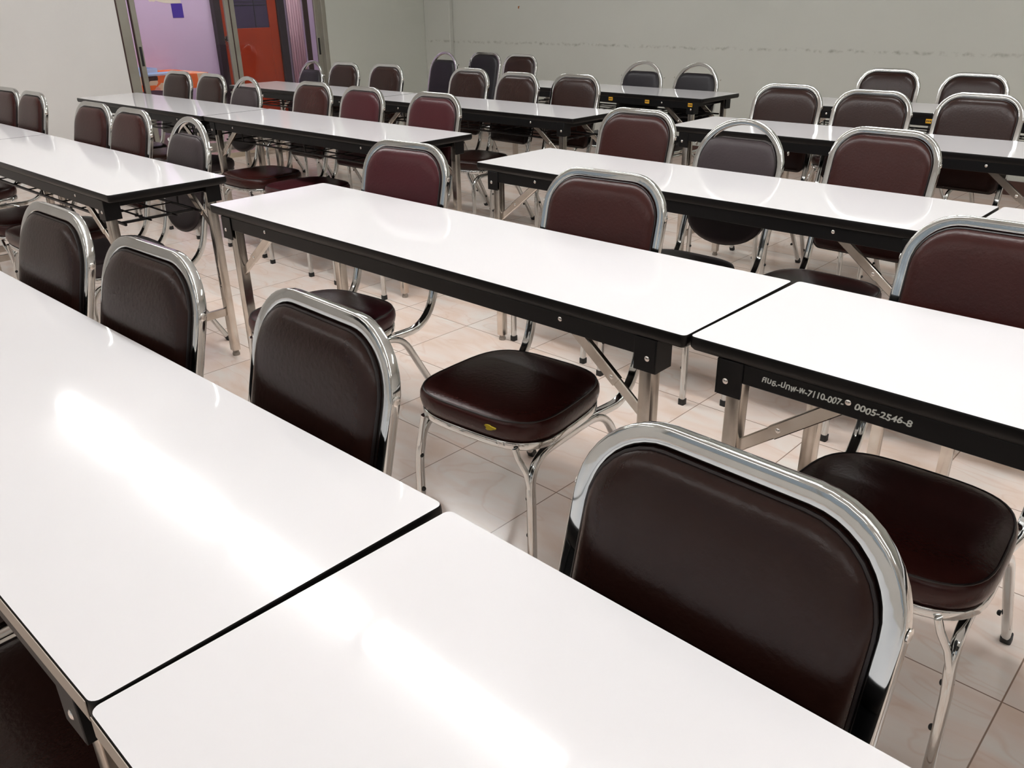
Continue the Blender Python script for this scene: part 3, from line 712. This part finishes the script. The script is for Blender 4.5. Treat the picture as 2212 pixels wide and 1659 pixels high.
# ------------------------------------------------------------------ chairs
protos = {}
MATS = {'brown': L_BROWN, 'red': L_RED, 'maroon': L_MAROON, 'grey': L_GREY, 'black': L_BLACK}
CH = [ # style, x, y(back plane), yaw, colour, label, group
 ('s', -2.112, 0.627, 1.5, 'brown', 'dark brown chair at the near table, leftmost of the four with large backs', 0),
 ('s', -1.610, 0.624, 2.3, 'brown', 'dark brown chair at the near table, second from the left', 0),
 ('s', -1.062, 0.645, -1.3, 'brown', 'dark brown chair at the near table, nearest the seat with a yellow tear', 0),
 ('s', -0.339, 0.642, -1.8, 'brown', 'dark brown chair with the largest chrome-framed back, at the lower right', 0),
 ('s', -2.208, 1.790, 6.0, 'maroon', 'maroon chair behind the left part of the middle table', 1),
 ('s', -1.372, 1.790, 5.0, 'red', 'reddish-brown chair whose seat front has a small yellow tear', 1),
 ('s', -0.400, 1.850, 1.0, 'red', 'large reddish-brown chair at the right edge behind the table with silver handwriting', 1),
 ('s', -4.445, 1.665, 2.6, 'red', 'reddish-brown chair at the left table, second to the left of the arched one', 2),
 ('s', -4.010, 1.663, 0.5, 'red', 'reddish-brown chair immediately left of the grey arched chair at the left table', 2),
 ('a', -3.450, 1.656, -2.1, 'grey', 'faded grey arched-back chair at the right end of the left table', 2),
 ('s', -5.800, 1.705, 2.5, 'red', 'reddish-brown chair cut by the left edge of the photo', 2),
 ('s', -5.363, 1.700, 0.7, 'red', 'reddish-brown chair by the pale left wall, next to the one cut by the left edge', 2),
 ('s', -2.112, 2.985, 0.5, 'red', 'reddish-brown chair left of the grey arched chair with a scratched back', 3),
 ('a', -1.591, 2.931, -1.1, 'grey', 'grey-brown arched chair with a scratched back behind the second table from the middle', 3),
 ('s', -1.085, 3.010, -2.0, 'red', 'wide dark reddish chair right of the scratched grey arched chair', 3),
 ('s', -4.475, 2.978, 0.5, 'red', 'reddish-brown chair right of the small grey arched chair, left of two maroon chairs', 4),
 ('s', -3.950, 2.945, 0.1, 'maroon', 'maroon chair, left one of the two maroon chairs in the left block', 4),
 ('s', -3.360, 2.955, 1.5, 'maroon', 'maroon chair, right one of the two maroon chairs in the left block', 4),
 ('s', -6.122, 2.950, 2.4, 'brown', 'dark brown chair before the orange cloth, nearest the sliding door frame', 4),
 ('s', -5.652, 2.957, -0.2, 'brown', 'dark brown chair before the orange cloth, just left of the wooden door', 4),
 ('a', -5.163, 2.940, -0.7, 'grey', 'grey-brown arched chair standing in front of the red-brown wooden door', 4),
 ('s', -4.435, 4.248, 0.0, 'brown', 'dark brown chair overlapping the tall black arched chair, leftmost of three', 5),
 ('s', -3.885, 4.150, -2.0, 'brown', 'dark brown chair in the upper middle between two similar ones', 5),
 ('s', -3.475, 4.245, 0.0, 'brown', 'dark brown chair in front of the left end of the table with yellow stickers', 5),
 ('a', -6.188, 4.143, -4.5, 'black', 'black arched chair by the right edge of the sliding door', 5),
 ('s', -5.788, 4.178, 1.0, 'brown', 'dark brown chair by the green wall, just right of the small black arched chair', 5),
 ('s', -5.318, 4.225, 1.8, 'brown', 'dark brown chair standing alone against the pale green wall left of the corner', 5),
 ('s', -2.100, 4.330, 1.0, 'brown', 'dark brown chair in the upper right, left one of three behind the same table', 6),
 ('s', -1.625, 4.260, 0.0, 'brown', 'dark brown chair in the upper right, middle one of three behind the same table', 6),
 ('s', -1.175, 4.370, -2.0, 'brown', 'dark brown chair in the upper right, right one of three behind the same table', 6),
 ('a', -3.778, 5.405, -1.1, 'black', 'black arched chair against the back wall, left one of a pair', 7),
 ('a', -3.335, 5.440, -3.0, 'black', 'black arched chair against the back wall, right one of a pair', 7),
 ('s', -2.054, 5.600, -0.1, 'brown', 'small dark brown chair before the back wall, left of the upper right pair', 7),
 ('s', -1.533, 5.510, -4.9, 'brown', 'small dark brown chair before the back wall, right of the upper right pair', 7),
 ('a', -6.115, 5.559, -2.0, 'black', 'tall black arched chair standing before the wall corner', 8),
 ('s', -5.745, 5.725, 2.5, 'black', 'black square-backed chair near the wall corner, beside the tall arched one', 8),
 ('s', -5.234, 5.646, 0.8, 'brown', 'dark brown chair near the wall corner, rightmost of the three with no table', 8),
]
GR = ['chairs at the nearest tables', 'chairs at the middle right tables', 'chairs at the first left tables', 'chairs at the third right row', 'chairs at the second left row',
      'chairs at the third left row', 'chairs at the fourth right row', 'chairs by the back wall', 'chairs standing without a table']
CO = []
for st, x, y, a, colr, lb, g in CH:
    key = (st, colr)
    if key not in protos: o = protos[key] = make_chair(st, MATS[colr])
    else: o = dup(protos[key])
    r = rad(a); o.location = (x+math.sin(r)*YB, y-math.cos(r)*YB, 0); o.rotation_euler = (0, 0, r)
    tag(o, lb, 'chair', GR[g]); CO.append(o)
# yellow tear on one seat front
seat = [c for c in CO[5].children if c.name.startswith('seat') and 'rim' not in c.name][0]
bm = bmesh.new(); tc = Vector((0.085, -0.1955, 0.421)); pts = []
for i in range(16):
    a = 2*math.pi*i/16; rr = 1+0.25*math.sin(3*a+1)+0.12*math.sin(5*a)
    pts.append((tc.x+0.015*rr*math.cos(a), tc.z+0.0065*rr*math.sin(a)))
f = [bm.verts.new((x, tc.y+0.003, z)) for x, z in pts]; g = [bm.verts.new((x, tc.y-0.0008, z)) for x, z in pts]
bm.faces.new(f[::-1]); bm.faces.new(g)
for i in range(16): bm.faces.new((f[i], f[(i+1) % 16], g[(i+1) % 16], g[i]))
o = mesh_obj('torn_patch', bm, M_FOAM, seat); o['label'] = 'yellow foam showing through a tear'

# ------------------------------------------------------------------ world, camera, view
w = bpy.data.worlds.new('World'); sc.world = w; w.use_nodes = True
bg = w.node_tree.nodes['Background']; bg.inputs['Color'].default_value = (0.80, 0.88, 1.0, 1); bg.inputs['Strength'].default_value = 0.4
cd = bpy.data.cameras.new('camera'); cam = bpy.data.objects.new('camera', cd); C.objects.link(cam); sc.camera = cam
cd.sensor_width = 36; cd.lens = 29.144; cd.clip_start = 0.02
yaw, pitch, roll = -0.760816, 0.432937, -0.017416
f = Vector((math.sin(yaw)*math.cos(pitch), math.cos(yaw)*math.cos(pitch), -math.sin(pitch)))
r = Vector((math.cos(yaw), -math.sin(yaw), 0)); u = r.cross(f)
r2 = r*math.cos(roll)+u*math.sin(roll); u2 = -r*math.sin(roll)+u*math.cos(roll)
M = Matrix((r2, u2, -f)).transposed().to_4x4(); M.translation = Vector((0, 0, 1.336027)); cam.matrix_world = M
vs = sc.view_settings; vs.view_transform = 'Standard'; vs.look = 'None'; vs.gamma = 1.0; vs.use_curve_mapping = False; vs.exposure = 0.14
sc.cycles.use_denoising = True
sc.cycles.max_bounces = 8; sc.cycles.diffuse_bounces = 4; sc.cycles.glossy_bounces = 5; sc.cycles.transparent_max_bounces = 12
